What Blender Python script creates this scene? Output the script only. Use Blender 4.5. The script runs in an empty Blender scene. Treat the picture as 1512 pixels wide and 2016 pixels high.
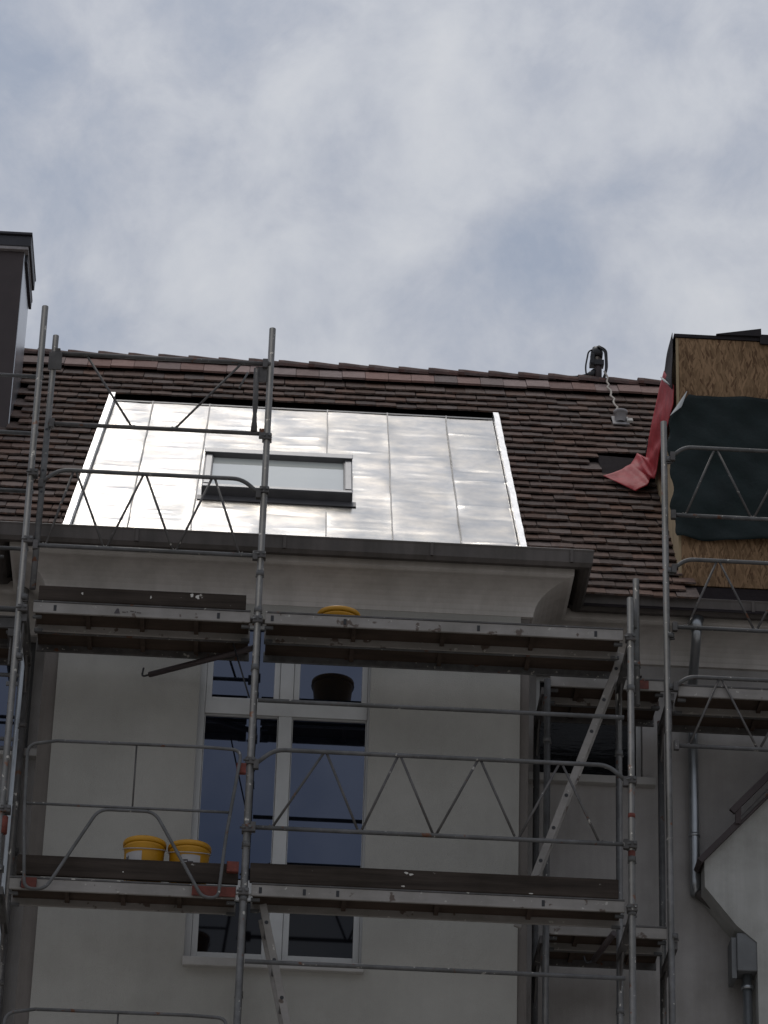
import bpy, math, random
from math import sin, cos, pi, radians
from mathutils import Vector, Matrix

S = bpy.context.scene
COL = S.collection

# ------------------------------------------------------------------ camera
cam = bpy.data.cameras.new('camera')
cam.sensor_fit = 'HORIZONTAL'; cam.sensor_width = 36.0
cam.lens = 6661.0 / 1512.0 * 36.0
cam.clip_start = 0.1; cam.clip_end = 3000
co = bpy.data.objects.new('camera', cam); COL.objects.link(co)
yaw, pitch, roll = 0.035405, 0.491841, 0.032447
fw = Vector((sin(yaw) * cos(pitch), cos(yaw) * cos(pitch), sin(pitch)))
rt = Vector((cos(yaw), -sin(yaw), 0)); up = rt.cross(fw)
r2 = rt * cos(roll) + up * sin(roll); u2 = up * cos(roll) - rt * sin(roll)
M = Matrix((r2, u2, -fw)).transposed().to_4x4()
M.translation = Vector((0.105, -20.859, -10.349))
co.matrix_world = M
S.camera = co

# ------------------------------------------------------------------ sky
SUN_EL, SUN_AZ = radians(76.0), radians(-30.0)      # high, behind the house, a little to the left
SUN = Vector((sin(SUN_AZ) * cos(SUN_EL), cos(SUN_AZ) * cos(SUN_EL), sin(SUN_EL)))
w = bpy.data.worlds.new('World'); S.world = w; w.use_nodes = True
nt = w.node_tree; nt.nodes.clear()
N = lambda t: nt.nodes.new(t)
L = lambda a, b: nt.links.new(a, b)
out = N('ShaderNodeOutputWorld'); bg = N('ShaderNodeBackground'); L(bg.outputs[0], out.inputs[0])
tc = N('ShaderNodeTexCoord')
sky = N('ShaderNodeTexSky'); sky.sky_type = 'NISHITA'; sky.sun_disc = False
sky.sun_elevation = SUN_EL; sky.sun_rotation = SUN_AZ; sky.air_density = 1.2; sky.dust_density = 1.5
skm = N('ShaderNodeMixRGB'); skm.blend_type = 'MULTIPLY'; skm.inputs[0].default_value = 1
L(sky.outputs[0], skm.inputs[1]); skm.inputs[2].default_value = (0.075, 0.075, 0.075, 1)
def wnoise(scale, detail, rough, dist, loc):
    mp = N('ShaderNodeMapping'); mp.inputs['Location'].default_value = loc
    mp.inputs['Rotation'].default_value = (0.35, -0.4, 0.2)
    L(tc.outputs['Generated'], mp.inputs[0])
    n = N('ShaderNodeTexNoise'); n.inputs['Scale'].default_value = scale; n.inputs['Detail'].default_value = detail
    n.inputs['Roughness'].default_value = rough; n.inputs['Distortion'].default_value = dist
    L(mp.outputs[0], n.inputs['Vector']); return n.outputs['Fac']
def wmath(op, a, b, clamp=False):
    m = N('ShaderNodeMath'); m.operation = op; m.use_clamp = clamp
    for i, v in enumerate((a, b)):
        if isinstance(v, (int, float)): m.inputs[i].default_value = v
        elif v is not None: L(v, m.inputs[i])
    return m.outputs[0]
SKY_OFF = (5.5, 1.2, 4.1)
big = wnoise(13.0, 7.0, 0.5, 0.12, SKY_OFF)
fine = wnoise(27.0, 12.0, 0.62, 0.25, (2.1, 0.4, 5.2))
mix = wmath('ADD', wmath('MULTIPLY', big, 0.60), wmath('MULTIPLY', fine, 0.40))
ramp = N('ShaderNodeValToRGB'); L(mix, ramp.inputs[0])
els = ramp.color_ramp.elements
els[0].position = 0.37; els[0].color = (0.36, 0.40, 0.48, 1)
els[1].position = 0.70; els[1].color = (0.67, 0.68, 0.70, 1)
e = els.new(0.475); e.color = (0.465, 0.49, 0.55, 1)
e = els.new(0.56); e.color = (0.555, 0.575, 0.62, 1)
dot = N('ShaderNodeVectorMath'); dot.operation = 'DOT_PRODUCT'
L(tc.outputs['Generated'], dot.inputs[0]); dot.inputs[1].default_value = SUN
glow = wmath('POWER', wmath('MAXIMUM', wmath('ADD', wmath('MULTIPLY', dot.outputs['Value'], 0.5), 0.5), 0.0), 3.0)
aure = wmath('POWER', wmath('MAXIMUM', dot.outputs['Value'], 0.0), 60.0)
lum = wmath('ADD', wmath('ADD', wmath('MULTIPLY', glow, 0.55), 0.62), wmath('MULTIPLY', aure, 0.5))
cm = N('ShaderNodeMixRGB'); cm.blend_type = 'MULTIPLY'; cm.inputs[0].default_value = 1
L(ramp.outputs[0], cm.inputs[1])
cx = N('ShaderNodeCombineXYZ')
for i in range(3): L(lum, cx.inputs[i])
L(cx.outputs[0], cm.inputs[2])
gap = wmath('MULTIPLY', wmath('SUBTRACT', 0.52, mix), 2.5, True)
gap = wmath('ADD', wmath('MULTIPLY', gap, 0.28), 0.08, True)
fm = N('ShaderNodeMixRGB'); L(gap, fm.inputs[0]); L(cm.outputs[0], fm.inputs[1]); L(skm.outputs[0], fm.inputs[2])
L(fm.outputs[0], bg.inputs[0]); bg.inputs[1].default_value = 1.08

# ------------------------------------------------------------------ sun, seen through thin cloud
sl_ = bpy.data.lights.new('sun', 'SUN'); sl_.energy = 0.66; sl_.angle = radians(14); sl_.color = (1.0, 0.95, 0.88)
so = bpy.data.objects.new('sun', sl_); COL.objects.link(so)
so.rotation_euler = (-SUN).to_track_quat('-Z', 'Y').to_euler(); so.location = SUN * 60

S.view_settings.view_transform = 'Standard'; S.view_settings.look = 'None'
S.view_settings.exposure = 0.0; S.view_settings.gamma = 1.0; S.view_settings.use_curve_mapping = False

rnd = random.Random(7)

# ------------------------------------------------------------------ materials
def mat(name, col, rough=0.7, metal=0.0, var=0.15, scale=6.0, bump=0.15, bscale=60.0, col2=None, spec=0.5, rvar=0.0, stretch=(1, 1, 1), rand=0.0, dirt=0.0, spots=None, streak=0.0):
    m = bpy.data.materials.new(name); m.use_nodes = True
    t = m.node_tree; ns = t.nodes; lk = t.links
    b = ns['Principled BSDF']
    b.inputs['Roughness'].default_value = rough; b.inputs['Metallic'].default_value = metal
    b.inputs['Specular IOR Level'].default_value = spec
    c = ns.new('ShaderNodeTexCoord')
    g = ns.new('ShaderNodeNewGeometry')
    mp = ns.new('ShaderNodeMapping'); mp.inputs['Scale'].default_value = stretch; lk.new(g.outputs['Position'], mp.inputs[0])
    n = ns.new('ShaderNodeTexNoise'); n.inputs['Scale'].default_value = scale; n.inputs['Detail'].default_value = 7; n.inputs['Roughness'].default_value = 0.6
    lk.new(mp.outputs[0], n.inputs['Vector'])
    r = ns.new('ShaderNodeValToRGB'); lk.new(n.outputs['Fac'], r.inputs[0])
    c2 = col2 or tuple(min(1, x * (1 + var)) for x in col)
    c1 = tuple(x * (1 - var) for x in col)
    r.color_ramp.elements[0].position = 0.3; r.color_ramp.elements[0].color = (*c1, 1)
    r.color_ramp.elements[1].position = 0.72; r.color_ramp.elements[1].color = (*c2, 1)
    src = r.outputs[0]
    if dirt > 0:
        n3 = ns.new('ShaderNodeTexNoise'); n3.inputs['Scale'].default_value = 1.7; n3.inputs['Detail'].default_value = 9; n3.inputs['Roughness'].default_value = 0.65
        lk.new(g.outputs['Position'], n3.inputs['Vector'])
        r3 = ns.new('ShaderNodeValToRGB'); lk.new(n3.outputs['Fac'], r3.inputs[0])
        r3.color_ramp.elements[0].position = 0.35; r3.color_ramp.elements[0].color = (1 - dirt, 1 - dirt, 1 - dirt * 1.1, 1)
        r3.color_ramp.elements[1].position = 0.6; r3.color_ramp.elements[1].color = (1, 1, 1, 1)
        mx = ns.new('ShaderNodeMixRGB'); mx.blend_type = 'MULTIPLY'; mx.inputs[0].default_value = 1
        lk.new(src, mx.inputs[1]); lk.new(r3.outputs[0], mx.inputs[2]); src = mx.outputs[0]
    if streak > 0:    # rain streaks running down
        ms_ = ns.new('ShaderNodeMapping'); ms_.inputs['Scale'].default_value = (9, 9, 0.55); lk.new(g.outputs['Position'], ms_.inputs[0])
        n4 = ns.new('ShaderNodeTexNoise'); n4.inputs['Scale'].default_value = 1.0; n4.inputs['Detail'].default_value = 8; n4.inputs['Roughness'].default_value = 0.62
        lk.new(ms_.outputs[0], n4.inputs['Vector'])
        r4 = ns.new('ShaderNodeValToRGB'); lk.new(n4.outputs['Fac'], r4.inputs[0])
        r4.color_ramp.elements[0].position = 0.36; r4.color_ramp.elements[0].color = (1 - streak, 1 - streak, 1 - streak * 1.05, 1)
        r4.color_ramp.elements[1].position = 0.58; r4.color_ramp.elements[1].color = (1, 1, 1, 1)
        m4 = ns.new('ShaderNodeMixRGB'); m4.blend_type = 'MULTIPLY'; m4.inputs[0].default_value = 1
        lk.new(src, m4.inputs[1]); lk.new(r4.outputs[0], m4.inputs[2]); src = m4.outputs[0]
    for (sc_, th, sz_) in (spots or ()):     # mortar splashes or rust blooms: (colour, threshold, scale)
        n5 = ns.new('ShaderNodeTexNoise'); n5.inputs['Scale'].default_value = sz_; n5.inputs['Detail'].default_value = 4; n5.inputs['Roughness'].default_value = 0.55
        lk.new(g.outputs['Position'], n5.inputs['Vector'])
        r5 = ns.new('ShaderNodeValToRGB'); lk.new(n5.outputs['Fac'], r5.inputs[0])
        r5.color_ramp.elements[0].position = th; r5.color_ramp.elements[0].color = (0, 0, 0, 1)
        r5.color_ramp.elements[1].position = th + 0.035; r5.color_ramp.elements[1].color = (1, 1, 1, 1)
        m5 = ns.new('ShaderNodeMixRGB'); lk.new(r5.outputs[0], m5.inputs[0]); lk.new(src, m5.inputs[1]); m5.inputs[2].default_value = (*sc_, 1); src = m5.outputs[0]
    if rand > 0:      # each piece its own tone
        oi = ns.new('ShaderNodeObjectInfo')
        ad = ns.new('ShaderNodeMath'); ad.operation = 'ADD'; lk.new(oi.outputs['Random'], ad.inputs[0]); lk.new(g.outputs['Random Per Island'], ad.inputs[1])
        fr = ns.new('ShaderNodeMath'); fr.operation = 'FRACT'; lk.new(ad.outputs[0], fr.inputs[0])
        ma = ns.new('ShaderNodeMath'); ma.operation = 'MULTIPLY_ADD'; lk.new(fr.outputs[0], ma.inputs[0]); ma.inputs[1].default_value = rand * 2; ma.inputs[2].default_value = 1 - rand
        hs = ns.new('ShaderNodeHueSaturation'); lk.new(src, hs.inputs['Color']); lk.new(ma.outputs[0], hs.inputs['Value'])
        fr2 = ns.new('ShaderNodeMath'); fr2.operation = 'MULTIPLY'; lk.new(fr.outputs[0], fr2.inputs[0]); fr2.inputs[1].default_value = 7.31
        fr3 = ns.new('ShaderNodeMath'); fr3.operation = 'FRACT'; lk.new(fr2.outputs[0], fr3.inputs[0])
        ma2 = ns.new('ShaderNodeMath'); ma2.operation = 'MULTIPLY_ADD'; lk.new(fr3.outputs[0], ma2.inputs[0]); ma2.inputs[1].default_value = 0.6; ma2.inputs[2].default_value = 0.65
        lk.new(ma2.outputs[0], hs.inputs['Saturation'])
        src = hs.outputs[0]
    lk.new(src, b.inputs['Base Color'])
    if rvar > 0:
        rr = ns.new('ShaderNodeMapRange'); lk.new(n.outputs['Fac'], rr.inputs[0])
        rr.inputs['To Min'].default_value = max(0.02, rough - rvar); rr.inputs['To Max'].default_value = min(1, rough + rvar)
        lk.new(rr.outputs[0], b.inputs['Roughness'])
    if bump > 0:
        n2 = ns.new('ShaderNodeTexNoise'); n2.inputs['Scale'].default_value = bscale; n2.inputs['Detail'].default_value = 5
        lk.new(mp.outputs[0], n2.inputs['Vector'])
        bp = ns.new('ShaderNodeBump'); bp.inputs['Strength'].default_value = bump; bp.inputs['Distance'].default_value = 0.01
        lk.new(n2.outputs['Fac'], bp.inputs['Height']); lk.new(bp.outputs[0], b.inputs['Normal'])
    return m

MT = {}
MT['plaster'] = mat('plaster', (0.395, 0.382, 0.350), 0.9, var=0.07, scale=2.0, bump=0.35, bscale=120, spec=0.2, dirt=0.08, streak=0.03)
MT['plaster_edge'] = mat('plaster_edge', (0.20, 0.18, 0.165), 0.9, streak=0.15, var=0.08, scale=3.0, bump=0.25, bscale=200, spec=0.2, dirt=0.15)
MT['plaster_main'] = mat('plaster_main', (0.385, 0.365, 0.352), 0.9, streak=0.10, var=0.07, scale=2.5, bump=0.3, bscale=180, spec=0.2, dirt=0.2)
MT['cornice'] = mat('cornice', (0.64, 0.60, 0.56), 0.8, streak=0.12, var=0.06, scale=3.0, bump=0.15, bscale=150, spec=0.25, dirt=0.15)
MT['annex'] = mat('annex', (0.45, 0.445, 0.425), 0.9, streak=0.15, var=0.06, scale=2.0, bump=0.3, bscale=150, spec=0.2, dirt=0.25)
MT['galv'] = mat('galvanised_steel', (0.135, 0.134, 0.135), 0.55, 0.35, spots=(((0.13,0.055,0.03),0.66,11.0),((0.42,0.40,0.36),0.66,26.0)), var=0.25, scale=18, bump=0.06, bscale=120, rvar=0.12, dirt=0.35)
MT['galv_dark'] = mat('weathered_steel', (0.115, 0.108, 0.105), 0.6, 0.4, spots=(((0.13,0.055,0.03),0.66,11.0),((0.42,0.40,0.36),0.66,26.0)), var=0.3, scale=14, bump=0.1, bscale=90, rvar=0.12, dirt=0.3)
MT['alu'] = mat('aluminium', (0.28, 0.26, 0.242), 0.6, 0.1, spots=(((0.10,0.075,0.06),0.62,9.0),((0.42,0.40,0.36),0.66,26.0)), var=0.12, scale=9, bump=0.05, bscale=90, rvar=0.1, dirt=0.3, stretch=(0.3, 1, 1.5))
MT['red_steel'] = mat('red_paint', (0.185, 0.042, 0.028), 0.75, 0.0, var=0.3, scale=30, bump=0.1, dirt=0.5)
MT['wood'] = mat('weathered_board', (0.048, 0.038, 0.032), 0.9, var=0.4, spec=0.15, spots=(((0.34,0.32,0.29),0.705,14.0),), scale=10, bump=0.3, bscale=40, stretch=(0.12, 1, 2.2), dirt=0.3)
MT['ply'] = mat('deck_plywood', (0.070, 0.050, 0.039), 0.85, var=0.3, scale=8, spec=0.15, bump=0.15, bscale=50, stretch=(0.2, 1.2, 1), dirt=0.3)
MT['splash'] = mat('plaster_splash', (0.5, 0.48, 0.44), 0.9, var=0.1, bump=0.2)
MT['tile'] = mat('clay_tile', (0.126, 0.084, 0.069), 0.85, var=0.3, scale=28, bump=0.35, bscale=90, rand=0.3, spec=0.2, dirt=0.22, spots=(((0.24, 0.215, 0.175), 0.69, 34.0),))
MT['tile_new'] = mat('clay_tile_top_course', (0.21, 0.135, 0.118), 0.8, var=0.2, scale=20, bump=0.3, bscale=90, rand=0.3, spec=0.3)
MT['ridge'] = mat('ridge_clay', (0.095, 0.054, 0.046), 0.8, var=0.3, scale=14, bump=0.3, bscale=60, rand=0.2, spec=0.3)
MT['felt'] = mat('roof_felt', (0.020, 0.016, 0.017), 0.95, var=0.2, scale=20, bump=0.2, spec=0.1)
MT['zinc'] = mat('zinc_sheet', (0.64, 0.645, 0.65), 0.20, 1.0, var=0.16, scale=3.6, bump=0.03, bscale=30, rvar=0.09, col2=(0.76, 0.70, 0.625), dirt=0.14, stretch=(1, 1, 1.6))
MT['zinc_edge'] = mat('zinc_flashing', (0.72, 0.72, 0.72), 0.33, 1.0, var=0.06, scale=14, bump=0.12, bscale=25, rvar=0.08)
MT['box_grey'] = mat('grey_pipe_box', (0.155, 0.16, 0.165), 0.55, 0.1, var=0.12, scale=8, bump=0.05, dirt=0.2)
MT['zinc_seam'] = mat('zinc_seam_shaded', (0.26, 0.255, 0.25), 0.5, 0.6, var=0.2, scale=14, bump=0.1, bscale=30)  # darker than the sheets: shade on the seam sides put into the colour
MT['gutter'] = mat('gutter_zinc', (0.105, 0.090, 0.082), 0.65, 0.0, streak=0.25, var=0.15, scale=5, bump=0.06, bscale=60, rvar=0.1, dirt=0.35)
MT['pipe'] = mat('downpipe_zinc', (0.42, 0.44, 0.46), 0.34, 0.85, var=0.12, scale=8, bump=0.04, bscale=40, rvar=0.1, dirt=0.25)
MT['frame_grey'] = mat('skylight_cladding', (0.085, 0.082, 0.085), 0.4, 0.2, var=0.12, scale=10, bump=0.03)
MT['frame_lt'] = mat('skylight_rail', (0.24, 0.24, 0.245), 0.35, 0.6, var=0.1, scale=10, bump=0.03)
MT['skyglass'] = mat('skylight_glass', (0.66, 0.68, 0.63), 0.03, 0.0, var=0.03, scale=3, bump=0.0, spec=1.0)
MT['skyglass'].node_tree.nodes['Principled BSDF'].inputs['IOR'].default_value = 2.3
MT['glass'] = mat('window_glass', (0.004, 0.005, 0.008), 0.02, 0.0, var=0.1, scale=2, bump=0.012, bscale=2.2, spec=0.9)
MT['glass'].node_tree.nodes['Principled BSDF'].inputs['Specular Tint'].default_value = (0.62, 0.72, 1.0, 1)
MT['glass'].node_tree.nodes['Principled BSDF'].inputs['IOR'].default_value = 1.75
MT['foil'] = mat('black_foil', (0.006, 0.006, 0.007), 0.25, 0.0, var=0.2, scale=5, bump=0.8, bscale=9, spec=0.22, stretch=(0.5, 1, 2.4))
MT['white'] = mat('white_frame', (0.55, 0.55, 0.54), 0.45, 0.0, var=0.05, scale=6, bump=0.03, dirt=0.12)
MT['sill'] = mat('sill_stone', (0.44, 0.425, 0.405), 0.7, var=0.08, scale=9, bump=0.1, dirt=0.15)
MT['chimney'] = mat('chimney_cladding', (0.045, 0.032, 0.032), 0.6, 0.0, var=0.15, scale=5, bump=0.06, bscale=30)
MT['chimney_cap'] = mat('chimney_cap', (0.035, 0.035, 0.042), 0.5, 0.2, var=0.15, scale=8, bump=0.06)
MT['chimney_side'] = mat('chimney_sheet_metal', (0.55, 0.56, 0.58), 0.35, 1.0, var=0.06, scale=4, bump=0.05, bscale=12, rvar=0.08)
MT['tarp'] = mat('green_tarpaulin', (0.0058, 0.0135, 0.0135), 0.6, var=0.3, scale=5, bump=0.9, bscale=13, spec=0.25)
MT['tarp_lining'] = mat('tarpaulin_lining', (0.42, 0.43, 0.43), 0.6, var=0.1, bump=0.1)
MT['membrane'] = mat('red_membrane', (0.37, 0.026, 0.034), 0.6, var=0.22, scale=9, bump=0.7, bscale=13, spec=0.35, dirt=0.2)
MT['membrane_dark'] = mat('dark_membrane', (0.026, 0.022, 0.024), 0.7, spec=0.2, var=0.2, scale=6, bump=0.2, bscale=16)
MT['black'] = mat('black_plastic', (0.012, 0.012, 0.014), 0.45, var=0.2, bump=0.05)
MT['rope'] = mat('pale_cord', (0.40, 0.36, 0.31), 0.8, var=0.25, scale=40, bump=0.3, bscale=200)
MT['vent'] = mat('vent_grey', (0.30, 0.28, 0.28), 0.6, var=0.15, scale=20, bump=0.1, dirt=0.2)
MT['yellow'] = mat('yellow_plastic', (0.54, 0.265, 0.010), 0.4, var=0.07, scale=6, bump=0.03, dirt=0.12)
MT['paper'] = mat('bucket_label_print', (0.38, 0.365, 0.36), 0.6, var=0.06, scale=10, bump=0.0)
MT['ink'] = mat('printing_ink', (0.05, 0.04, 0.045), 0.6, bump=0.0)
MT['brick'] = mat('brick_clay', (0.17, 0.085, 0.07), 0.9, var=0.25, scale=25, bump=0.4, bscale=80, rand=0.2)
MT['asphalt'] = mat('courtyard_gravel', (0.33, 0.31, 0.285), 0.9, var=0.2, scale=1.5, bump=0.4, bscale=50)

def osb_mat():
    m = bpy.data.materials.new('osb_board'); m.use_nodes = True
    t = m.node_tree; ns = t.nodes; lk = t.links; b = ns['Principled BSDF']
    g = ns.new('ShaderNodeNewGeometry'); last = None; hgt = None
    for k, (rot, sc_, th) in enumerate(((0.10, (70, 70, 11), None), (-0.12, (60, 60, 10), 0.45), (0.25, (80, 80, 13), 0.6), (-0.35, (75, 75, 12), 0.8))):
        mr = ns.new('ShaderNodeMapping'); mr.inputs['Rotation'].default_value = (0, rot, 0); mr.inputs['Location'].default_value = (k*1.7, k*.9, k*2.3); lk.new(g.outputs['Position'], mr.inputs[0])
        mp = ns.new('ShaderNodeMapping'); mp.inputs['Scale'].default_value = sc_; lk.new(mr.outputs[0], mp.inputs[0])
        v = ns.new('ShaderNodeTexVoronoi'); v.inputs['Scale'].default_value = 1.0; lk.new(mp.outputs[0], v.inputs['Vector'])
        sp = ns.new('ShaderNodeSeparateColor'); lk.new(v.outputs['Color'], sp.inputs[0])
        r = ns.new('ShaderNodeValToRGB'); lk.new(sp.outputs[0], r.inputs[0]); els = r.color_ramp.elements
        els[0].position = 0.0; els[0].color = (0.115, 0.062, 0.032, 1); els[1].position = 1.0; els[1].color = (0.32, 0.20, 0.112, 1)
        e = els.new(0.3); e.color = (0.19, 0.118, 0.062, 1)
        if last is None: last = r.outputs[0]; hgt = v.outputs['Distance']
        else:
            gt = ns.new('ShaderNodeMath'); gt.operation = 'GREATER_THAN'; lk.new(sp.outputs[1], gt.inputs[0]); gt.inputs[1].default_value = th
            mx = ns.new('ShaderNodeMixRGB'); lk.new(gt.outputs[0], mx.inputs[0]); lk.new(last, mx.inputs[1]); lk.new(r.outputs[0], mx.inputs[2]); last = mx.outputs[0]
    n2 = ns.new('ShaderNodeTexNoise'); n2.inputs['Scale'].default_value = 2.2; n2.inputs['Detail'].default_value = 6; lk.new(g.outputs['Position'], n2.inputs['Vector'])
    r2_ = ns.new('ShaderNodeValToRGB'); lk.new(n2.outputs['Fac'], r2_.inputs[0])
    r2_.color_ramp.elements[0].position = 0.3; r2_.color_ramp.elements[0].color = (0.74, 0.72, 0.70, 1)
    r2_.color_ramp.elements[1].position = 0.65; r2_.color_ramp.elements[1].color = (1, 1, 1, 1)
    mm = ns.new('ShaderNodeMixRGB'); mm.blend_type = 'MULTIPLY'; mm.inputs[0].default_value = 1
    lk.new(last, mm.inputs[1]); lk.new(r2_.outputs[0], mm.inputs[2]); lk.new(mm.outputs[0], b.inputs['Base Color'])
    b.inputs['Roughness'].default_value = 0.8; b.inputs['Specular IOR Level'].default_value = 0.25
    bp = ns.new('ShaderNodeBump'); bp.inputs['Strength'].default_value = 0.2; bp.inputs['Distance'].default_value = 0.003
    lk.new(hgt, bp.inputs['Height']); lk.new(bp.outputs[0], b.inputs['Normal'])
    return m
MT['osb'] = osb_mat()
MT['board_pale'] = mat('pale_softwood_board', (0.36, 0.27, 0.16), 0.8, var=0.2, scale=9, bump=0.15, stretch=(1, 1, 0.3))
MT['glass_dim'] = mat('window_glass_unlit', (0.004, 0.004, 0.006), 0.05, var=0.1, bump=0.01, bscale=2, spec=0.4)
MT['dark_frame'] = mat('dark_window_frame', (0.05, 0.048, 0.046), 0.6, var=0.1)

# ------------------------------------------------------------------ mesh builder
class MB:
    def __init__(self): self.v = []; self.f = []; self.s = []
    def quad(self, a, b, c, d, sm=False):
        i = len(self.v); self.v += [tuple(a), tuple(b), tuple(c), tuple(d)]; self.f.append((i, i+1, i+2, i+3)); self.s.append(sm)
    def poly(self, pts, sm=False):
        i = len(self.v); self.v += [tuple(p) for p in pts]; self.f.append(tuple(range(i, i+len(pts)))); self.s.append(sm)
    def hexa(self, p):       # 8 corners: bottom 0-3 (ccw from above), top 4-7
        i = len(self.v); self.v += [tuple(q) for q in p]
        for f in ((3, 2, 1, 0), (4, 5, 6, 7), (0, 1, 5, 4), (1, 2, 6, 5), (2, 3, 7, 6), (3, 0, 4, 7)):
            self.f.append(tuple(i+k for k in f)); self.s.append(False)
    def box(self, x0, x1, y0, y1, z0, z1):
        self.hexa([(x0, y0, z0), (x1, y0, z0), (x1, y1, z0), (x0, y1, z0), (x0, y0, z1), (x1, y0, z1), (x1, y1, z1), (x0, y1, z1)]); return self
    def bar(self, a, b, wd, ht, upv=(0, 0, 1)):      # rectangular bar from a to b
        a = Vector(a); b = Vector(b); d = (b-a).normalized(); u = Vector(upv)
        sd = d.cross(u).normalized(); u = sd.cross(d).normalized()
        c = []
        for q in (a, b):
            for sx, sz in ((-1, -1), (1, -1), (1, 1), (-1, 1)): c.append(q + sd*sx*wd/2 + u*sz*ht/2)
        self.hexa([c[0], c[1], c[5], c[4], c[3], c[2], c[6], c[7]]); return self
    def tube(self, pts, r, n=10, cap=True):
        pts = [Vector(p) for p in pts]; rs = r if isinstance(r, (list, tuple)) else [r]*len(pts)
        base = len(self.v); prev = None
        for k, p in enumerate(pts):
            d = ((pts[min(k+1, len(pts)-1)] - pts[max(k-1, 0)])).normalized()
            if prev is None:
                ref = Vector((0, 0, 1)) if abs(d.z) < 0.9 else Vector((1, 0, 0))
                u = d.cross(ref).normalized()
            else:
                u = (prev - d*prev.dot(d)).normalized()
            prev = u; v = d.cross(u)
            for j in range(n):
                a = 2*pi*j/n; self.v.append(tuple(p + (u*cos(a) + v*sin(a))*rs[k]))
        for k in range(len(pts)-1):
            for j in range(n):
                a = base+k*n+j; b = base+k*n+(j+1) % n
                self.f.append((a, b, b+n, a+n)); self.s.append(True)
        if cap:
            self.f.append(tuple(base+j for j in range(n-1, -1, -1))); self.s.append(False)
            self.f.append(tuple(base+(len(pts)-1)*n+j for j in range(n))); self.s.append(False)
        return self
    def grid(self, fn, nu, nv, sm=True):
        b = len(self.v)
        for i in range(nu+1):
            for j in range(nv+1): self.v.append(tuple(fn(i/nu, j/nv)))
        for i in range(nu):
            for j in range(nv):
                a = b+i*(nv+1)+j; self.f.append((a, a+nv+1, a+nv+2, a+1)); self.s.append(sm)
        return self
    def lathe(self, prof, c, n=28, closed=False):
        b = len(self.v)
        for (r, z) in prof:
            for j in range(n):
                a = 2*pi*j/n; self.v.append((c[0]+r*cos(a), c[1]+r*sin(a), c[2]+z))
        for k in range(len(prof)-1):
            for j in range(n):
                a = b+k*n+j; d = b+k*n+(j+1) % n
                self.f.append((a, d, d+n, a+n)); self.s.append(True)
        return self
    def mesh(self, name, m):
        me = bpy.data.meshes.new(name); me.from_pydata(self.v, [], self.f)
        me.polygons.foreach_set('use_smooth', self.s)
        me.materials.append(MT[m] if isinstance(m, str) else m); me.update(); return me
    def build(self, name, m, parent=None):
        o = bpy.data.objects.new(name, self.mesh(name, m)); COL.objects.link(o)
        if parent is not None: o.parent = parent
        return o

def bevel(o, wd=0.004, seg=2):
    b = o.modifiers.new('bevel', 'BEVEL'); b.width = wd; b.segments = seg; b.limit_method = 'ANGLE'; b.angle_limit = radians(40)
    return o
def empty(name):
    o = bpy.data.objects.new(name, None); COL.objects.link(o); o.empty_display_size = 0.2; return o
def tag(o, label=None, cat=None, group=None, kind=None):
    if label: o['label'] = label
    if cat: o['category'] = cat
    if group: o['group'] = group
    if kind: o['kind'] = kind
    return o
def bx(name, m, parent, *a, bv=0.0):
    o = MB().box(*a).build(name, m, parent)
    return bevel(o, bv) if bv else o
def tb(name, m, parent, pts, r, n=12): return MB().tube(pts, r, n).build(name, m, parent)

# ------------------------------------------------------------------ ground
GZ = -12.0
g = MB(); g.quad((-400, -400, GZ), (400, -400, GZ), (400, 400, GZ), (-400, 400, GZ))
tag(g.build('ground', 'asphalt'), 'pale gravel courtyard ground', kind='structure')

# ------------------------------------------------------------------ the house
XL, XR = -1.50, 1.95           # corners of the projecting bay
YB, YM = 0.90, 1.58            # front of bay, front of main wall
PIT = radians(48); EY, EZ = 1.19, 0.86
def RP(x, s, h=0.0): return Vector((x, EY + s*cos(PIT) - h*sin(PIT), EZ + s*sin(PIT) + h*cos(PIT)))
RIDGE_S = 5.12

house = tag(empty('apartment_house'), 'pale plastered house with brown tiled roof and a metal-clad roof panel', 'house')
house.location = (0, 0, 0)

def wall_open(mb, x0, x1, z0, z1, y, ops, depth):
    xs = sorted({x0, x1, *[a for o in ops for a in o[:2]]}); zs = sorted({z0, z1, *[a for o in ops for a in o[2:]]})
    inside = lambda x, z: any(o[0] < x < o[1] and o[2] < z < o[3] for o in ops)
    for i in range(len(xs)-1):
        for j in range(len(zs)-1):
            if not inside((xs[i]+xs[i+1])/2, (zs[j]+zs[j+1])/2):
                mb.quad((xs[i], y, zs[j]), (xs[i+1], y, zs[j]), (xs[i+1], y, zs[j+1]), (xs[i], y, zs[j+1]))
    for (a, b, c, d) in ops:
        mb.quad((a, y, c), (a, y, d), (a, y+depth, d), (a, y+depth, c)); mb.quad((b, y, d), (b, y, c), (b, y+depth, c), (b, y+depth, d))
        mb.quad((a, y, d), (b, y, d), (b, y+depth, d), (a, y+depth, d)); mb.quad((b, y, c), (a, y, c), (a, y+depth, c), (b, y+depth, c))

WX0, WX1, WZ0, WZ1 = -0.40, 0.83, -2.20, 0.40
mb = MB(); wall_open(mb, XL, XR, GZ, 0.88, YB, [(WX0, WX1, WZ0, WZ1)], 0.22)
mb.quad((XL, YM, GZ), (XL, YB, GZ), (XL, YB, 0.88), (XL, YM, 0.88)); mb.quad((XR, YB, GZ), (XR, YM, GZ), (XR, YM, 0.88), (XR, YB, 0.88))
mb.build('bay_wall', 'plaster_edge', house)
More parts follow.
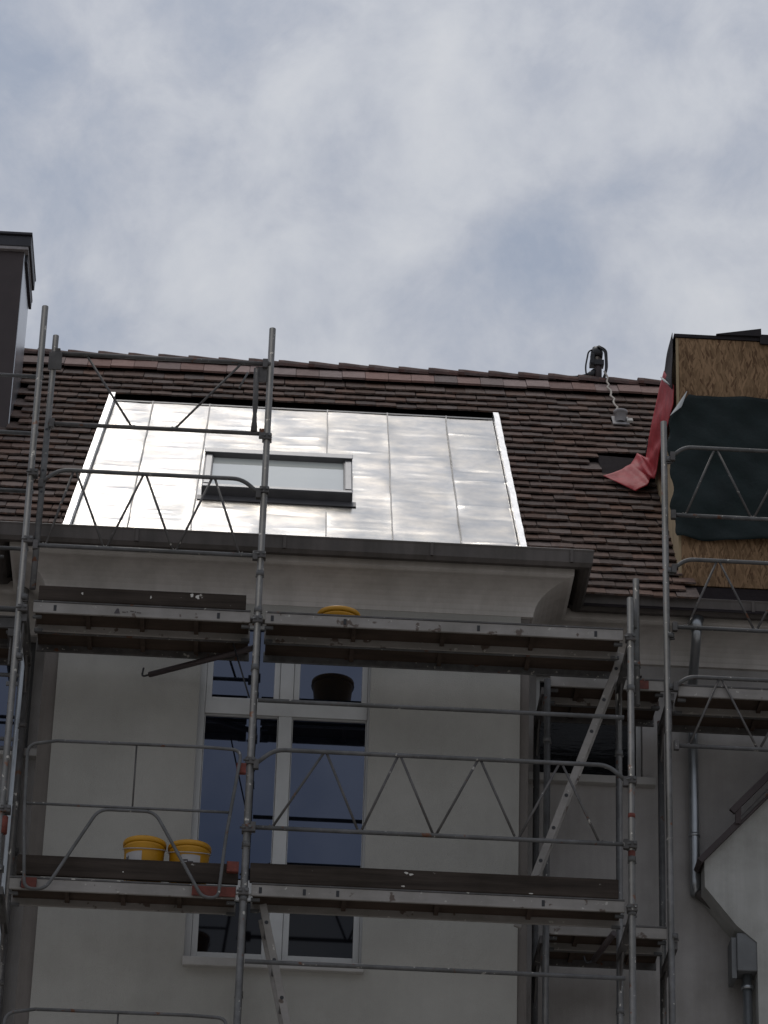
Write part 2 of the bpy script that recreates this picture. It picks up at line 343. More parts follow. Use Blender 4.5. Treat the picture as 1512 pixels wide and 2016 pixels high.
# smooth new render coat, 18 mm proud of the older edges
mb = MB(); yp = YB-0.018
wall_open(mb, -1.40, 1.885, GZ+0.4, 0.545, yp, [(WX0+0.01, WX1-0.01, WZ0+0.005, WZ1-0.01)], 0.017)
mb.quad((-1.40, YB, GZ+.4), (-1.40, yp, GZ+.4), (-1.40, yp, .545), (-1.40, YB, .545)); mb.quad((1.885, yp, GZ+.4), (1.885, YB, GZ+.4), (1.885, YB, .545), (1.885, yp, .545))
mb.quad((-1.40, yp, .545), (1.885, yp, .545), (1.885, YB, .545), (-1.40, YB, .545))
tag(mb.build('render_coat', 'plaster', house), 'smooth pale new plaster coat')
LW = (-2.55, -1.62, -0.42, 0.50); RW = (2.06, 2.84, -0.42, 0.42)
mb = MB(); wall_open(mb, -7.0, XL, GZ, 0.88, YM, [LW], 0.2); mb.build('main_wall', 'plaster_main', house)
mb = MB(); wall_open(mb, XR, 9.0, GZ, 0.88, YM, [RW], 0.2); mb.build('main_wall', 'plaster_main', house)
mb = MB()
for x, s in ((-7.0, -1), (9.0, 1)):
    ry = EY + RIDGE_S*cos(PIT); rz = EZ + RIDGE_S*sin(PIT)
    mb.poly([(x, YM, GZ), (x, 2*ry-YM, GZ), (x, 2*ry-YM, 0.8), (x, ry, rz-0.1), (x, YM, 0.8)][::-s])
mb.quad((9, 2*ry-YM, GZ), (-7, 2*ry-YM, GZ), (-7, 2*ry-YM, .8), (9, 2*ry-YM, .8))
mb.build('gable_wall', 'plaster_main', house)

# cornice and gutter run round the bay
def run(prof, name, m, close=False):
    mb = MB()
    def path(o): return [(-7, YM-o), (XL-o, YM-o), (XL-o, YB-o), (XR+o, YB-o), (XR+o, YM-o), (9, YM-o)]
    for k in range(len(prof)-1):
        (o0, z0), (o1, z1) = prof[k], prof[k+1]; p0, p1 = path(o0), path(o1)
        for i in range(5):
            mb.quad((*p0[i], z0), (*p0[i+1], z0), (*p1[i+1], z1), (*p1[i], z1))
    return mb.build(name, m, house)
cove = [(0.0, 0.50), (0.022, 0.505), (0.025, 0.535)]
for k in range(9):
    a = k/8*pi/2; cove.append((0.03+0.235*(1-cos(a))**0.9, 0.545+0.165*sin(a)))
cove += [(0.272, 0.712), (0.292, 0.722), (0.296, 0.80), (0.10, 0.802)]
run(cove, 'cornice', 'cornice')
gut = [(0.30, 0.83), (0.318, 0.79), (0.335, 0.755), (0.362, 0.735), (0.392, 0.738), (0.412, 0.765), (0.418, 0.845), (0.424, 0.862), (0.412, 0.872), (0.402, 0.86), (0.40, 0.775), (0.37, 0.75), (0.34, 0.77), (0.315, 0.835)]
gto = run(gut, 'gutter', 'gutter')
# solder seams and gutter brackets
for x in (-0.9, 0.15, 1.2, 2.2):
    bx('gutter_strap', 'gutter', gto, x, x+0.022, YB-0.4265, YB-0.40, 0.76, 0.862)
for x in (2.75, 3.6, 4.4, -2.3):
    bx('gutter_strap', 'gutter', gto, x, x+0.022, YM-0.4265, YM-0.40, 0.76, 0.862)

# windows -----------------------------------------------------------
win = tag(empty('window'), 'tall white-framed window of three tiers behind the scaffold'); win.parent = house
yf = YB+0.055
def fr(name, *a): return bx(name, 'white', win, *a, bv=0.004)
fr('frame_side', WX0-0.0+0.002, -0.345, yf, yf+0.08, WZ0, WZ1); fr('frame_side', 0.805, WX1-0.002, yf, yf+0.08, WZ0, WZ1)
fr('transom', -0.345, 0.805, yf-0.006, yf+0.08, -0.335, -0.235); fr('transom', -0.345, 0.805, yf-0.006, yf+0.08, -1.69, -1.59)
fr('mullion', 0.18, 0.275, yf-0.002, yf+0.078, -1.59, -0.335)
fr('mullion', 0.18, 0.275, yf-0.002, yf+0.078, -0.235, WZ1); fr('mullion', 0.18, 0.275, yf-0.002, yf+0.078, WZ0, -1.69)
fr('frame_bottom', -0.345, 0.18, yf, yf+0.078, WZ0, -2.155); fr('frame_bottom', 0.275, 0.805, yf, yf+0.078, WZ0, -2.155)
def sash(x0, x1, z0, z1, wd, gl='glass'):
    o = MB(); y0, y1 = yf+0.012, yf+0.06
    o.box(x0, x0+wd, y0, y1, z0, z1); o.box(x1-wd, x1, y0, y1, z0, z1); o.box(x0+wd, x1-wd, y0, y1, z0, z0+wd*0.8); o.box(x0+wd, x1-wd, y0, y1, z1-wd, z1)
    bevel(o.build('sash', 'white', win), 0.003)
    bx('pane', gl, win, x0+wd-0.003, x1-wd+0.003, yf+0.035, yf+0.047, z0+wd*0.8-0.003, z1-wd+0.003)
sash(-0.343, 0.178, -0.233, 0.395, 0.042); sash(0.277, 0.803, -0.233, 0.395, 0.042)
sash(-0.343, 0.178, -2.153, -1.692, 0.042, 'glass_dim'); sash(0.277, 0.803, -2.153, -1.692, 0.042, 'glass_dim')
sash(-0.343, 0.178, -1.588, -0.337, 0.006); sash(0.277, 0.803, -1.588, -0.337, 0.006)
bevel(bx('sill', 'sill', win, -0.395, 0.835, YB-0.065, YB+0.06, -2.265, WZ0-0.002), 0.006)

def side_window(op, label, m, fm_='dark_frame'):
    x0, x1, z0, z1 = op; e = tag(empty('window'), label); e.parent = house; y = YM+0.10
    bx('frame_side', fm_, e, x0, x0+0.035, y, y+0.06, z0, z1); bx('frame_side', fm_, e, x1-0.035, x1, y, y+0.06, z0, z1)
    bx('frame_top', fm_, e, x0+0.035, x1-0.035, y, y+0.06, z1-0.035, z1); bx('frame_bottom', fm_, e, x0+0.035, x1-0.035, y, y+0.06, z0, z0+0.035)
    bx('pane', m, e, x0+0.033, x1-0.033, y+0.025, y+0.04, z0+0.033, z1-0.033)
    bevel(bx('sill', 'sill', e, x0-0.06, x1+0.09, YM-0.07, YM+0.09, z0-0.062, z0-0.002), 0.006)
side_window(RW, 'small window covered with black foil beside the bay', 'foil', 'white')
side_window(LW, 'dark side window at the left edge', 'glass')

# bare brick patch at the left
bp_ = MB(); bm_ = None
brick_mesh = MB().box(-0.115, 0.115, -0.02, 0.03, -0.031, 0.031).mesh('brick', 'brick')
patch = bx('brick_patch', 'plaster_edge', house, -2.36, -1.75, YM-0.022, YM-0.003, -1.62, -0.85)
for r_ in range(10):
    for c_ in range(2):
        o = bpy.data.objects.new('brick', brick_mesh); COL.objects.link(o); o.parent = patch
        o.location = (-2.22 + c_*0.242 + (0.121 if r_ % 2 else 0) + rnd.uniform(-.004, .004) - (0.02 if r_ % 2 else 0), YM-0.03+rnd.uniform(-.004, .004), -1.57 + r_*0.074)

# roof --------------------------------------------------------------
ry = EY + RIDGE_S*cos(PIT); rz = EZ + RIDGE_S*sin(PIT)
mb = MB(); a, b = RP(-7, -0.12, -0.03), RP(-7, RIDGE_S, -0.03); c, d = RP(9, RIDGE_S, -0.03), RP(9, -0.12, -0.03)
mb.quad(a, d, c, b)
mb.quad((-7, 2*ry-a.y, a.z), (-7, b.y, b.z), (9, c.y, c.z), (9, 2*ry-a.y, d.z))
roof = mb.build('roof', 'felt', house)
TW, TL, TT, EXP = 0.169, 0.33, 0.014, 0.1545
def tile_mesh(seed):
    r = random.Random(seed); mb = MB(); hw = TW/2; n = 6
    base = []
    for k in range(n+1):
        x = -hw + TW*k/n; t = abs(x)/hw
        base.append((x, 0.011*t**2.2 + r.uniform(-.0015, .0015)))
    ol = base + [(hw, TL), (-hw, TL)]
    warp = r.uniform(-0.004, 0.005)
    z = lambda x, y: warp*(1-(x/hw)**2)
    top = [(x, y, TT+z(x, y)) for x, y in ol]; bot = [(x, y, z(x, y)) for x, y in ol]
    mb.poly(top); mb.poly(bot[::-1])
    m_ = len(ol)
    for k in range(m_):
        q = (k+1) % m_; mb.quad(bot[k], bot[q], top[q], top[k])
    return mb
variants = [tile_mesh(s).mesh('roof_tile', 'tile') for s in range(8)]
raw = [tile_mesh(s) for s in range(8)]
XBOT = [-1.435, -1.03, -0.55, -0.03, 0.47, 0.98, 1.50, 1.93]       # sheet edges low on the slope and at the head: the panel narrows a little upwards
XTOP = [-1.300, -0.99, -0.51, -0.01, 0.48, 0.98, 1.47, 1.865]
def XE(i, s): return XBOT[i] + (XTOP[i]-XBOT[i])*(s-1.0)/2.97
PS1 = 3.97
spots = []
nrow = int((RIDGE_S-0.30)/EXP)
for r_ in range(nrow):
    s = -0.06 + r_*EXP
    x = -6.9 + (TW+0.004)*0.5*(r_ % 2)
    while x < 8.9:
        x += TW+0.004
        if s < PS1:                                                         # cut tiles along the metal panel
            ea, eb = XE(0, s+.12)-0.030, XE(7, s+.12)+0.030
            lo, hi = x-TW/2, x+TW/2
            if lo < eb and hi > ea:
                if hi > eb+0.035: spots.append((s, (eb+hi)/2, (hi-eb)/TW))
                elif lo < ea-0.035: spots.append((s, (lo+ea)/2, (ea-lo)/TW))
                continue
        if x > 3.22 and s < 3.0 and x < 6.2: continue                       # under the new dormer
        if 2.68 < x < 3.05 and 2.60 < s < 3.06: continue                    # missing tiles
        if abs(x-2.95) < 0.09 and abs(s-3.98) < 0.12: continue              # vent slate
        if x < -2.13 and x > -2.95 and 3.0 < s < 4.3: continue            # chimney
        spots.append((s, x, 1.0))
tilt = radians(9.2)
def tile_matrix(s, x, kx=1.0):
    t = tilt + rnd.uniform(-0.012, 0.012)
    # local x -> X, local y -> up the slope, local z -> normal
    ex = Vector((1, 0, 0)); ey = Vector((0, cos(PIT-t), sin(PIT-t))); ez = ex.cross(ey)
    odd = rnd.random() < 0.035      # a few slipped tiles
    if odd: s -= rnd.uniform(0.008, 0.022)
    q = rnd.uniform(-0.045, 0.045) if odd else rnd.uniform(-0.012, 0.012); ex2 = ex*cos(q)+ey*sin(q); ey2 = ey*cos(q)-ex*sin(q)
    m = Matrix((ex2*kx, ey2, ez)).transposed().to_4x4()
    m.translation = RP(x+rnd.uniform(-.003, .003), s+rnd.uniform(-.004, .004), 0.034+rnd.uniform(-.002, .004)); return m
cand = [q for q in spots if -2.15 < q[1] < 3.35]
cand.sort(); single = set(cand[:300])
field = MB()
for k, q in enumerate(spots):
    m = tile_matrix(*q); vi = rnd.randrange(8)
    if q in single:
        o = bpy.data.objects.new('roof_tile', variants[vi]); COL.objects.link(o); o.parent = roof; o.matrix_world = m
    else:
        b = len(field.v); field.v += [tuple(m @ Vector(p)) for p in raw[vi].v]
        field.f += [tuple(b+i for i in f) for f in raw[vi].f]; field.s += raw[vi].s
tag(field.build('tile_field', 'tile', roof), kind='stuff')
# top course, lighter and newer tiles
tm = MB().box(-0.098, 0.098, 0, 0.26, 0, 0.018).mesh('top_course_tile', 'tile_new')
x = -6.9; n_ = 0
while x < 8.9:
    x += 0.2
    if not -3.2 < x < 4.6: continue
    o = bpy.data.objects.new('top_course_tile', tm); COL.objects.link(o); o.parent = roof
    ey = Vector((0, cos(PIT-.09), sin(PIT-.09))); ez = Vector((1, 0, 0)).cross(ey)
    mm = Matrix((Vector((1, 0, 0)), ey, ez)).transposed().to_4x4(); mm.translation = RP(x, RIDGE_S-0.335+rnd.uniform(-.012, .012), 0.045+rnd.uniform(0, .008)); o.matrix_world = mm
# ridge tiles: half-round cones overlapping
def ridge_mesh():
    mb = MB(); n = 10
    prof = []
    for (xx, rr) in ((-0.03, 0.108), (0.02, 0.108), (0.15, 0.098), (0.30, 0.088)):
        prof.append([(xx, -rr*cos(pi*k/n), rr*0.92*sin(pi*k/n)) for k in range(n+1)])
    for k in range(3):
        for j in range(n): mb.quad(prof[k][j], prof[k+1][j], prof[k+1][j+1], prof[k][j+1], True)
    e0 = prof[0]; inn = [(x0, y*0.86, z*0.86) for x0, y, z in e0]
    for j in range(n): mb.quad(inn[j], e0[j], e0[j+1], inn[j+1])
    return mb.mesh('ridge_tile', 'ridge')
rm = ridge_mesh(); x = -7.0
while x < 8.9:
    o = bpy.data.objects.new('ridge_tile', rm); COL.objects.link(o); o.parent = roof
    o.location = (x, ry, rz-0.02+rnd.uniform(-.004, .006)); o.rotation_euler = (rnd.uniform(-.02, .02), rnd.uniform(-.012, .012)+0.01, rnd.uniform(-.012, .012)); x += 0.262

# missing tiles: bare battens over felt
bt = bx('batten', 'wood', roof, 2.66, 3.06, -0.02, 0.02, -0.012, 0.012)
bt.matrix_world = Matrix.Translation(RP(0, 2.86, -0.01)) @ Matrix.Rotation(PIT, 4, 'X')
mb = MB(); mb.hexa([RP(2.70, 2.66, .024), RP(3.02, 2.62, .024), RP(3.05, 3.10, .020), RP(2.69, 3.14, .020), RP(2.70, 2.66, .036), RP(3.02, 2.62, .036), RP(3.05, 3.10, .028), RP(2.69, 3.14, .028)]); mb.build('underlay', 'felt', roof)

# metal-clad panel ----------------------------------------------------
panel = tag(empty('metal_roof_panel'), 'shiny zinc sheet panel with standing seams'); panel.parent = house
xs = [-1.44, -1.0, -0.51, -0.01, 0.48, 0.98, 1.48, 1.93]
S0, S1 = -0.10, 3.94
SKX0, SKX1, SKS0, SKS1 = -0.50, 0.675, 1.70, 2.53
for k in range(7):
    r = random.Random(40+k)
    strong = 1.35 if k == 6 else (0.42 if k >= 3 else 0.3)
    rip = []
    nr = 9 if k == 6 else 16
    for j in range(nr):
        rip.append((0.2 + (j+r.uniform(-.3, .3))*3.7/nr, r.uniform(0.35, 0.7), (r.uniform(0.35, 0.6) if k == 6 else r.uniform(0.15, 0.4)), r.uniform(0.022, 0.040), r.uniform(0.35, 1.0)*0.0085*strong*r.choice((1, 1, -0.6)), r.uniform(-.04, .04)))
    ph = [r.uniform(0, 6.28) for _ in range(6)]
    def fn(u, v, k=k, rip=rip, ph=ph):
        s = S0 + (S1-S0)*v; x = XE(k, s) + (XE(k+1, s)-XE(k, s))*u
        e = min(1, u*12, (1-u)*12)
        h = 0.0012*sin(s*4.1+ph[0]+u*1.3) + 0.0008*sin(s*9.7+ph[1]-u*2.2) + 0.0010*sin(u*5+ph[2])*cos(s*2.3+ph[3])
        for (c, uc, uw, sw, am, sk) in rip:
            ds = s-c-sk*(u-uc)
            if abs(ds) < 0.14: h += am*math.exp(-(ds/sw)**2)*math.exp(-((u-uc)/uw)**2)
        return RP(x, s, 0.022 + h*e)
    MB().grid(fn, 12, 240).build('sheet', 'zinc', panel)
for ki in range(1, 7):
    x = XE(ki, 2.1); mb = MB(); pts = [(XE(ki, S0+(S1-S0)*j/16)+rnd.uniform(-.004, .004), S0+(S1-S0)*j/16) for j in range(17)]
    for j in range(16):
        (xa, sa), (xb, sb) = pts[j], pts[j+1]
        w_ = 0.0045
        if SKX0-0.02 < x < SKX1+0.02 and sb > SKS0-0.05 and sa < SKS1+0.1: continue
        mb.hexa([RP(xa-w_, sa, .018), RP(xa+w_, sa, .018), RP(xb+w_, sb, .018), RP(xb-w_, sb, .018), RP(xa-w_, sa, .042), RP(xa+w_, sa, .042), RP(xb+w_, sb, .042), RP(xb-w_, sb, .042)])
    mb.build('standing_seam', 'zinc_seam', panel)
def edge(ki, d0, d1, h, wob):
    mb = MB(); n = 26
    for j in range(n):
        sa, sb = S0+(3.99-S0)*j/n, S0+(3.99-S0)*(j+1)/n
        ja, jb = XE(ki, sa)+wob*math.sin(sa*7.3)*.5+wob*math.sin(sa*17), XE(ki, sb)+wob*math.sin(sb*7.3)*.5+wob*math.sin(sb*17)
        mb.hexa([RP(d0+ja, sa, -.01), RP(d1+ja, sa, -.01), RP(d1+jb, sb, -.01), RP(d0+jb, sb, -.01), RP(d0+ja, sa, h), RP(d1+ja, sa, h), RP(d1+jb, sb, h), RP(d0+jb, sb, h)])
    return mb.build('edge_flashing', 'zinc_edge', panel)
edge(0, -0.055, -0.007, 0.085, 0.001); edge(7, 0.006, 0.052, 0.075, 0.0015)
mb = MB(); mb.hexa([RP(-1.30, S1, -.02), RP(1.865, S1, -.02), RP(1.865, S1+.03, -.02), RP(-1.30, S1+.03, -.02), RP(-1.30, S1, .028), RP(1.865, S1, .028), RP(1.865, S1+.03, .028), RP(-1.30, S1+.03, .028)])
mb.build('head_shadow_strip', 'frame_grey', panel)  # dark strip stands in for the shadow gap below the tile edge
# apron that carries the panel out to the bay gutter
mb = MB(); q0, q1 = RP(XL-0.38, 0.45, -0.02), RP(XR+0.38, 0.45, -0.02)
mb.quad((XL-0.38, YB-0.40, 0.80), (XR+0.38, YB-0.40, 0.80), q1, q0); mb.build('apron_sheet', 'zinc_edge', panel)

# skylight
sk = tag(empty('skylight'), 'wide dark-framed skylight set in the zinc panel'); sk.parent = house
def rbox(name, m, x0, x1, s0, s1, h0, h1, par=sk, bv=0.004):
    mb = MB(); mb.hexa([RP(x0, s0, h0), RP(x1, s0, h0), RP(x1, s1, h0), RP(x0, s1, h0), RP(x0, s0, h1), RP(x1, s0, h1), RP(x1, s1, h1), RP(x0, s1, h1)])
    o = mb.build(name, m, par); return bevel(o, bv) if bv else o
rbox('frame_bottom', 'frame_grey', SKX0, SKX1, SKS0, SKS0+0.06, 0.0, 0.10)
rbox('bottom_rail', 'frame_lt', SKX0+0.004, SKX1-0.004, SKS0+0.004, SKS0+0.055, 0.1005, 0.107)
rbox('frame_top', 'frame_grey', SKX0, SKX1, SKS1-0.08, SKS1, 0.0, 0.125)
rbox('top_hood', 'frame_lt', SKX0-0.004, SKX1+0.004, SKS1-0.085, SKS1+0.01, 0.1255, 0.133)
for a_, b_ in ((SKX0, SKX0+0.07), (SKX1-0.07, SKX1)):
    rbox('frame_side', 'frame_grey', a_, b_, SKS0+0.06, SKS1-0.08, 0.0, 0.105)
    rbox('side_rail', 'frame_lt', a_+0.012, b_-0.008, SKS0+0.062, SKS1-0.082, 0.1055, 0.112)
rbox('glass_pane', 'skyglass', SKX0+0.07, SKX1-0.07, SKS0+0.06, SKS1-0.08, 0.06, 0.082, bv=0)
rbox('lead_apron', 'frame_grey', SKX0-0.03, SKX1+0.03, SKS0-0.10, SKS0-0.002, 0.024, 0.030, bv=0)

# chimney
chx0, chx1, chy0, chy1 = -2.95, -2.135, 3.33, 4.12
ch = bx('chimney', 'chimney', house, chx0, chx1, chy0, chy1, 2.9, 4.93, bv=0.006)
ch['label'] = 'dark clad chimney at the left edge'
bx('side_sheet', 'chimney_side', ch, chx1, chx1+0.006, chy0+0.012, chy1-0.01, 2.9, 4.93)
bevel(bx('cap_rim', 'vent', ch, chx0-0.02, chx1+0.035, chy0-0.035, chy1+0.03, 4.93, 4.96), 0.004)
bevel(bx('cap', 'chimney_cap', ch, chx0-0.03, chx1+0.055, chy0-0.04, chy1-0.12, 4.96, 5.065), 0.008)
bevel(bx('cap_plate', 'chimney_cap', ch, chx0-0.05, chx1+0.06, chy0-0.06, chy1-0.10, 5.065, 5.09), 0.005)
bx('drip_board', 'chimney_cap', ch, chx1+0.007, chx1+0.03, chy0+0.05, chy1+0.02, 4.86, 4.928)

# downpipes
def bend(pts, n=5, rad=0.09):
    pts = [Vector(p) for p in pts]; o = [pts[0]]
    for k in range(1, len(pts)-1):
        a = (pts[k-1]-pts[k]); b = (pts[k+1]-pts[k]); r = min(rad, a.length*.45, b.length*.45); a.normalize(); b.normalize()
        p0 = pts[k]+a*r; p1 = pts[k]+b*r
        for j in range(n+1):
            t = j/n; o.append(p0*(1-t)**2 + pts[k]*2*t*(1-t) + p1*t*t)
    o.append(pts[-1]); return o
dp = tb('downpipe', 'pipe', house, bend([(3.20, YM-0.36, 0.72), (3.20, YM-0.36, 0.60), (3.20, YM-0.075, 0.30), (3.20, YM-0.075, -1.25), (3.205, YM-0.02, -1.30)], 5, 0.05), 0.036, 16)
tb('offset_pipe', 'gutter', dp, bend([(3.22, YM-0.05, -1.30), (3.46, YM-0.10, -1.52), (3.545, YM-0.18, -1.58), (3.545, YM-0.18, -1.70)]), 0.034, 16)
dp['label'] = 'zinc downpipe at the right with an offset into a hopper box'
tb('collar', 'pipe', dp, [(3.20, YM-0.075, -0.88), (3.20, YM-0.075, -0.855)], 0.042, 16)
tb('collar', 'pipe', dp, [(3.20, YM-0.075, 0.17), (3.20, YM-0.075, 0.20)], 0.042, 16)
tb('outlet', 'pipe', dp, [(3.20, YM-0.36, 0.735), (3.20, YM-0.36, 0.62)], [0.055, 0.04], 16)
hp = bevel(bx('hopper', 'box_grey', dp, 3.46, 3.62, YM-0.27, YM-0.09, -1.95, -1.67), 0.008)
bx('hopper_plate', 'box_grey', dp, 3.425, 3.458, YM-0.25, YM-0.06, -2.0, -1.70)
bx('hopper_clip', 'black', dp, 3.575, 3.59, YM-0.22, YM-0.20, -1.669, -1.61)
tb('lower_pipe', 'pipe', dp, [(3.54, YM-0.18, -1.951), (3.54, YM-0.18, GZ)], 0.034, 16)
tb('collar', 'pipe', dp, [(3.54, YM-0.18, -2.06), (3.54, YM-0.18, -2.03)], 0.045, 16)
dl = tb('downpipe', 'pipe', house, bend([(-1.72, YM-0.36, 0.72), (-1.72, YM-0.36, 0.60), (-1.68, YM-0.085, 0.30), (-1.66, YM-0.085, GZ)]), 0.045, 16)
dl['label'] = 'zinc downpipe at the left beside the bay'
tb('collar', 'pipe', dl, [(-1.66, YM-0.085, -1.25), (-1.66, YM-0.085, -1.22)], 0.052, 16)

# dormer under construction
DX0, DX1, DY, DZ1 = 3.13, 6.1, 1.45, 3.265
dm = tag(empty('dormer'), 'boxy unfinished dormer of raw wood-chip boards'); dm.parent = house
for (z0, z1) in ((1.12, 1.62), (1.625, 2.70), (2.705, DZ1)):
    for (x0, x1) in ((DX0, 4.38), (4.385, DX1)):
        bevel(bx('front_board', 'osb', dm, x0, x1, DY, DY+0.022+rnd.uniform(0, .002), z0, z1), 0.002)
bx('corner_batten', 'board_pale', dm, DX0-0.022, DX0-0.001, DY+0.002, DY+0.03, 1.13, DZ1)
mb = MB()
yb = EY + (DZ1-EZ)/math.tan(PIT)
tri = [(DY+0.031, 1.10), (yb+0.05, DZ1), (DY+0.031, DZ1)]
for x, fl in ((DX0-0.012, 1), (DX0+0.012, -1)): mb.poly([(x, y, z) for y, z in tri][::fl])
mb.quad((DX0-.012, *tri[2]), (DX0+.012, *tri[2]), (DX0+.012, *tri[0]), (DX0-.012, *tri[0]))
mb.build('cheek_board', 'board_pale', dm)
mb = MB()
for x, fl in ((DX1-0.012, -1), (DX1+0.012, 1)): mb.poly([(x, y, z) for y, z in tri][::fl])
mb.build('cheek_board', 'osb', dm)
rf = bx('dormer_roof', 'membrane_dark', dm, DX0-0.035, DX1+0.03, DY-0.012, yb+0.3, DZ1+0.002, DZ1+0.03)
mb = MB()     # loose roofing felt curling over the front edge
mb.hexa([(3.42, DY-0.03, DZ1+.031), (3.77, DY-0.035, DZ1+.033), (3.79, DY+.7, DZ1+.033), (3.42, DY+.7, DZ1+.032), (3.42, DY-0.03, DZ1+.036), (3.77, DY-0.035, DZ1+.10), (3.79, DY+.7, DZ1+.10), (3.42, DY+.7, DZ1+.037)])
mb.build('loose_felt', 'membrane_dark', dm)
mb = MB(); mb.hexa([(3.76, DY-0.03, DZ1-.03), (4.5, DY-0.03, DZ1-.09), (4.5, DY-.012, DZ1-.09), (3.76, DY-.012, DZ1-.03), (3.76, DY-0.03, DZ1+.05), (4.5, DY-0.03, DZ1+.06), (4.5, DY-.012, DZ1+.06), (3.76, DY-.012, DZ1+.05)])
mb.build('loose_felt', 'membrane_dark', dm)

# vent pipe on the slope
vp = empty('vent_pipe'); vp.parent = house
vb = RP(2.95, 3.98, 0.04)
MB().lathe([(0.050, 0), (0.050, 0.085), (0.060, 0.09), (0.060, 0.112), (0.03, 0.122), (0, 0.124)], vb, 20).build('pipe', 'vent', vp)
mb = MB(); mb.hexa([RP(2.88, 3.90, .05), RP(3.02, 3.90, .05), RP(3.02, 4.10, .05), RP(2.88, 4.10, .05), RP(2.88, 3.90, .06), RP(3.02, 3.90, .06), RP(3.02, 4.10, .06), RP(2.88, 4.10, .06)])
mb.build('flashing_slate', 'vent', vp)
rbox('mortar_patch', 'splash', 3.0, 3.05, 3.93, 4.0, 0.06, 0.085, par=vp)

# ------------------------------------------------------------------ things on the roof
# mast with coiled cables
ms = tag(empty('aerial_mast'), 'short grey mast with coiled black cables on the roof ridge', 'mast')
ms.location = (0, 0, 0)
MX, MY = 2.845, ry
tb('mast_tube', 'chimney', ms, [(MX, MY, rz-0.05), (MX, MY, rz+0.36)], 0.034, 16)
tb('mast_head', 'black', ms, [(MX-0.012, MY, rz+0.28), (MX-0.01, MY, rz+0.33), (MX-0.005, MY, rz+0.375), (MX, MY, rz+0.39)], [0.052, 0.056, 0.045, 0.02], 14)
bevel(bx('clamp', 'black', ms, MX-0.075, MX+0.05, MY-0.045, MY+0.035, rz+0.19, rz+0.245), 0.006)
bevel(bx('junction_box', 'black', ms, MX-0.07, MX-0.034, MY-0.05, MY+0.01, rz+0.20, rz+0.30), 0.005)
def loop(pts, r, m='black', par=ms): return tb('cable', m, par, bend(pts, 6, 0.2), r, 8)
loop([(MX-0.01, MY-.03, rz+0.36), (MX-0.085, MY-.02, rz+0.34), (MX-0.115, MY-.03, rz+0.16), (MX-0.10, MY-.02, rz+0.06), (MX-0.085, MY-.05, rz+0.0)], 0.0075)
loop([(MX, MY-.035, rz+0.385), (MX+0.07, MY-.03, rz+0.35), (MX+0.075, MY-.05, rz+0.14), (MX+0.03, MY-.05, rz+0.02)], 0.010)
loop([(MX-0.01, MY-.055, rz+0.37), (MX+0.055, MY-.05, rz+0.33), (MX+0.065, MY-.045, rz+0.2), (MX+0.055, MY-.05, rz+0.05)], 0.008)
loop([(MX-0.10, MY-.03, rz+0.09), (MX-0.2, MY-.03, rz+0.06), (MX-0.32, MY-.05, rz+0.05)], 0.009)
MB().tube([(MX-0.115, MY-.01, rz+0.085), (MX-0.06, MY-.01, rz+0.10), (MX-0.03, MY-.01, rz+0.15)], [0.012, 0.035, 0.02], 10).build('cable_bundle', 'black', ms)
pts = [(MX+0.05, MY-0.05, rz+0.12), (MX+0.075, MY-.10, rz+0.03)]
for k in range(13):
    t = k/12; q = RP(2.905+0.035*t+0.014*math.sin(k*2.3), 4.98-0.95*t, 0.085); pts.append(tuple(q))
tag(tb('hanging_cord', 'rope', None, pts, 0.0085, 8), 'pale twisted cord running from the mast down to the vent pipe', 'cord')

# red membrane over the dormer cheek, sliding onto the tiles
xc = DX0-0.045
left = [(xc, 2.0, 3.29), (xc-.005, 2.3, 3.28), (xc-.01, 2.6, 3.24), (xc-.015, 2.9, 3.17), (xc-.02, 3.05, 3.09), tuple(RP(3.0, 2.98, .12)), tuple(RP(2.94, 2.84, .07)), tuple(RP(2.85, 2.64, .085)), tuple(RP(2.69, 2.50, .075))]
right = [(xc, 1.445, 2.83), (xc-.005, 1.45, 2.66), (xc-.01, 1.78, 2.66), (xc-.015, 2.05, 2.66), (xc-.02, 2.3, 2.64), (xc-.02, 2.48, 2.58), tuple(RP(3.06, 2.42, .10)), tuple(RP(3.02, 2.22, .11)), tuple(RP(2.92, 2.17, .075))]
def sheet_mesh(name, m, par, i0, i1, seed=3):
    r = random.Random(seed)
    def fn(u, v):
        t = (i0 + (i1-i0)*u); k = min(int(t), len(left)-2); f = t-k
        a = Vector(left[k]).lerp(Vector(left[k+1]), f); b = Vector(right[k]).lerp(Vector(right[k+1]), f)
        p = a.lerp(b, v)
        wv = 0.012*sin(t*3.1+v*4) + 0.005*sin(v*9+t*2.0) + 0.003*sin(t*9-v*5)
        ed = min(1, v*6+.25, (1-v)*6+.25)*min(1, 0.25+t*0.16)
        return p + Vector((-0.9, -0.25, 0.35))*wv*ed
    o = MB().grid(fn, 70, 22).build(name, m, par)
    md = o.modifiers.new('solid', 'SOLIDIFY'); md.thickness = 0.003; return o
rs = sheet_mesh('red_membrane', 'membrane', None, 0, 8)
tag(rs, 'crumpled red roofing membrane spilling from the dormer cheek onto the tiles', 'membrane')
def fn(u, v):
    a = Vector((xc-0.006, 1.435, 3.30)).lerp(Vector((xc-0.006, 2.06, 3.285)), u); b = Vector((xc-0.006, 1.435, 3.30)).lerp(Vector((xc-0.008, 1.435, 2.79)), u)
    return a.lerp(b, v) + Vector((-0.010*sin(u*5+v*4)*u, 0, 0))
ds = MB().grid(fn, 20, 20).build('dark_membrane', 'membrane_dark', None)
md = ds.modifiers.new('solid', 'SOLIDIFY'); md.thickness = 0.003
tb('pale_edge', 'tarp_lining', ds, [(xc-.022, 1.50, 2.87), (xc-.026, 1.75, 3.05), (xc-.02, 2.02, 3.24)], [0.004, 0.010, 0.006], 6)
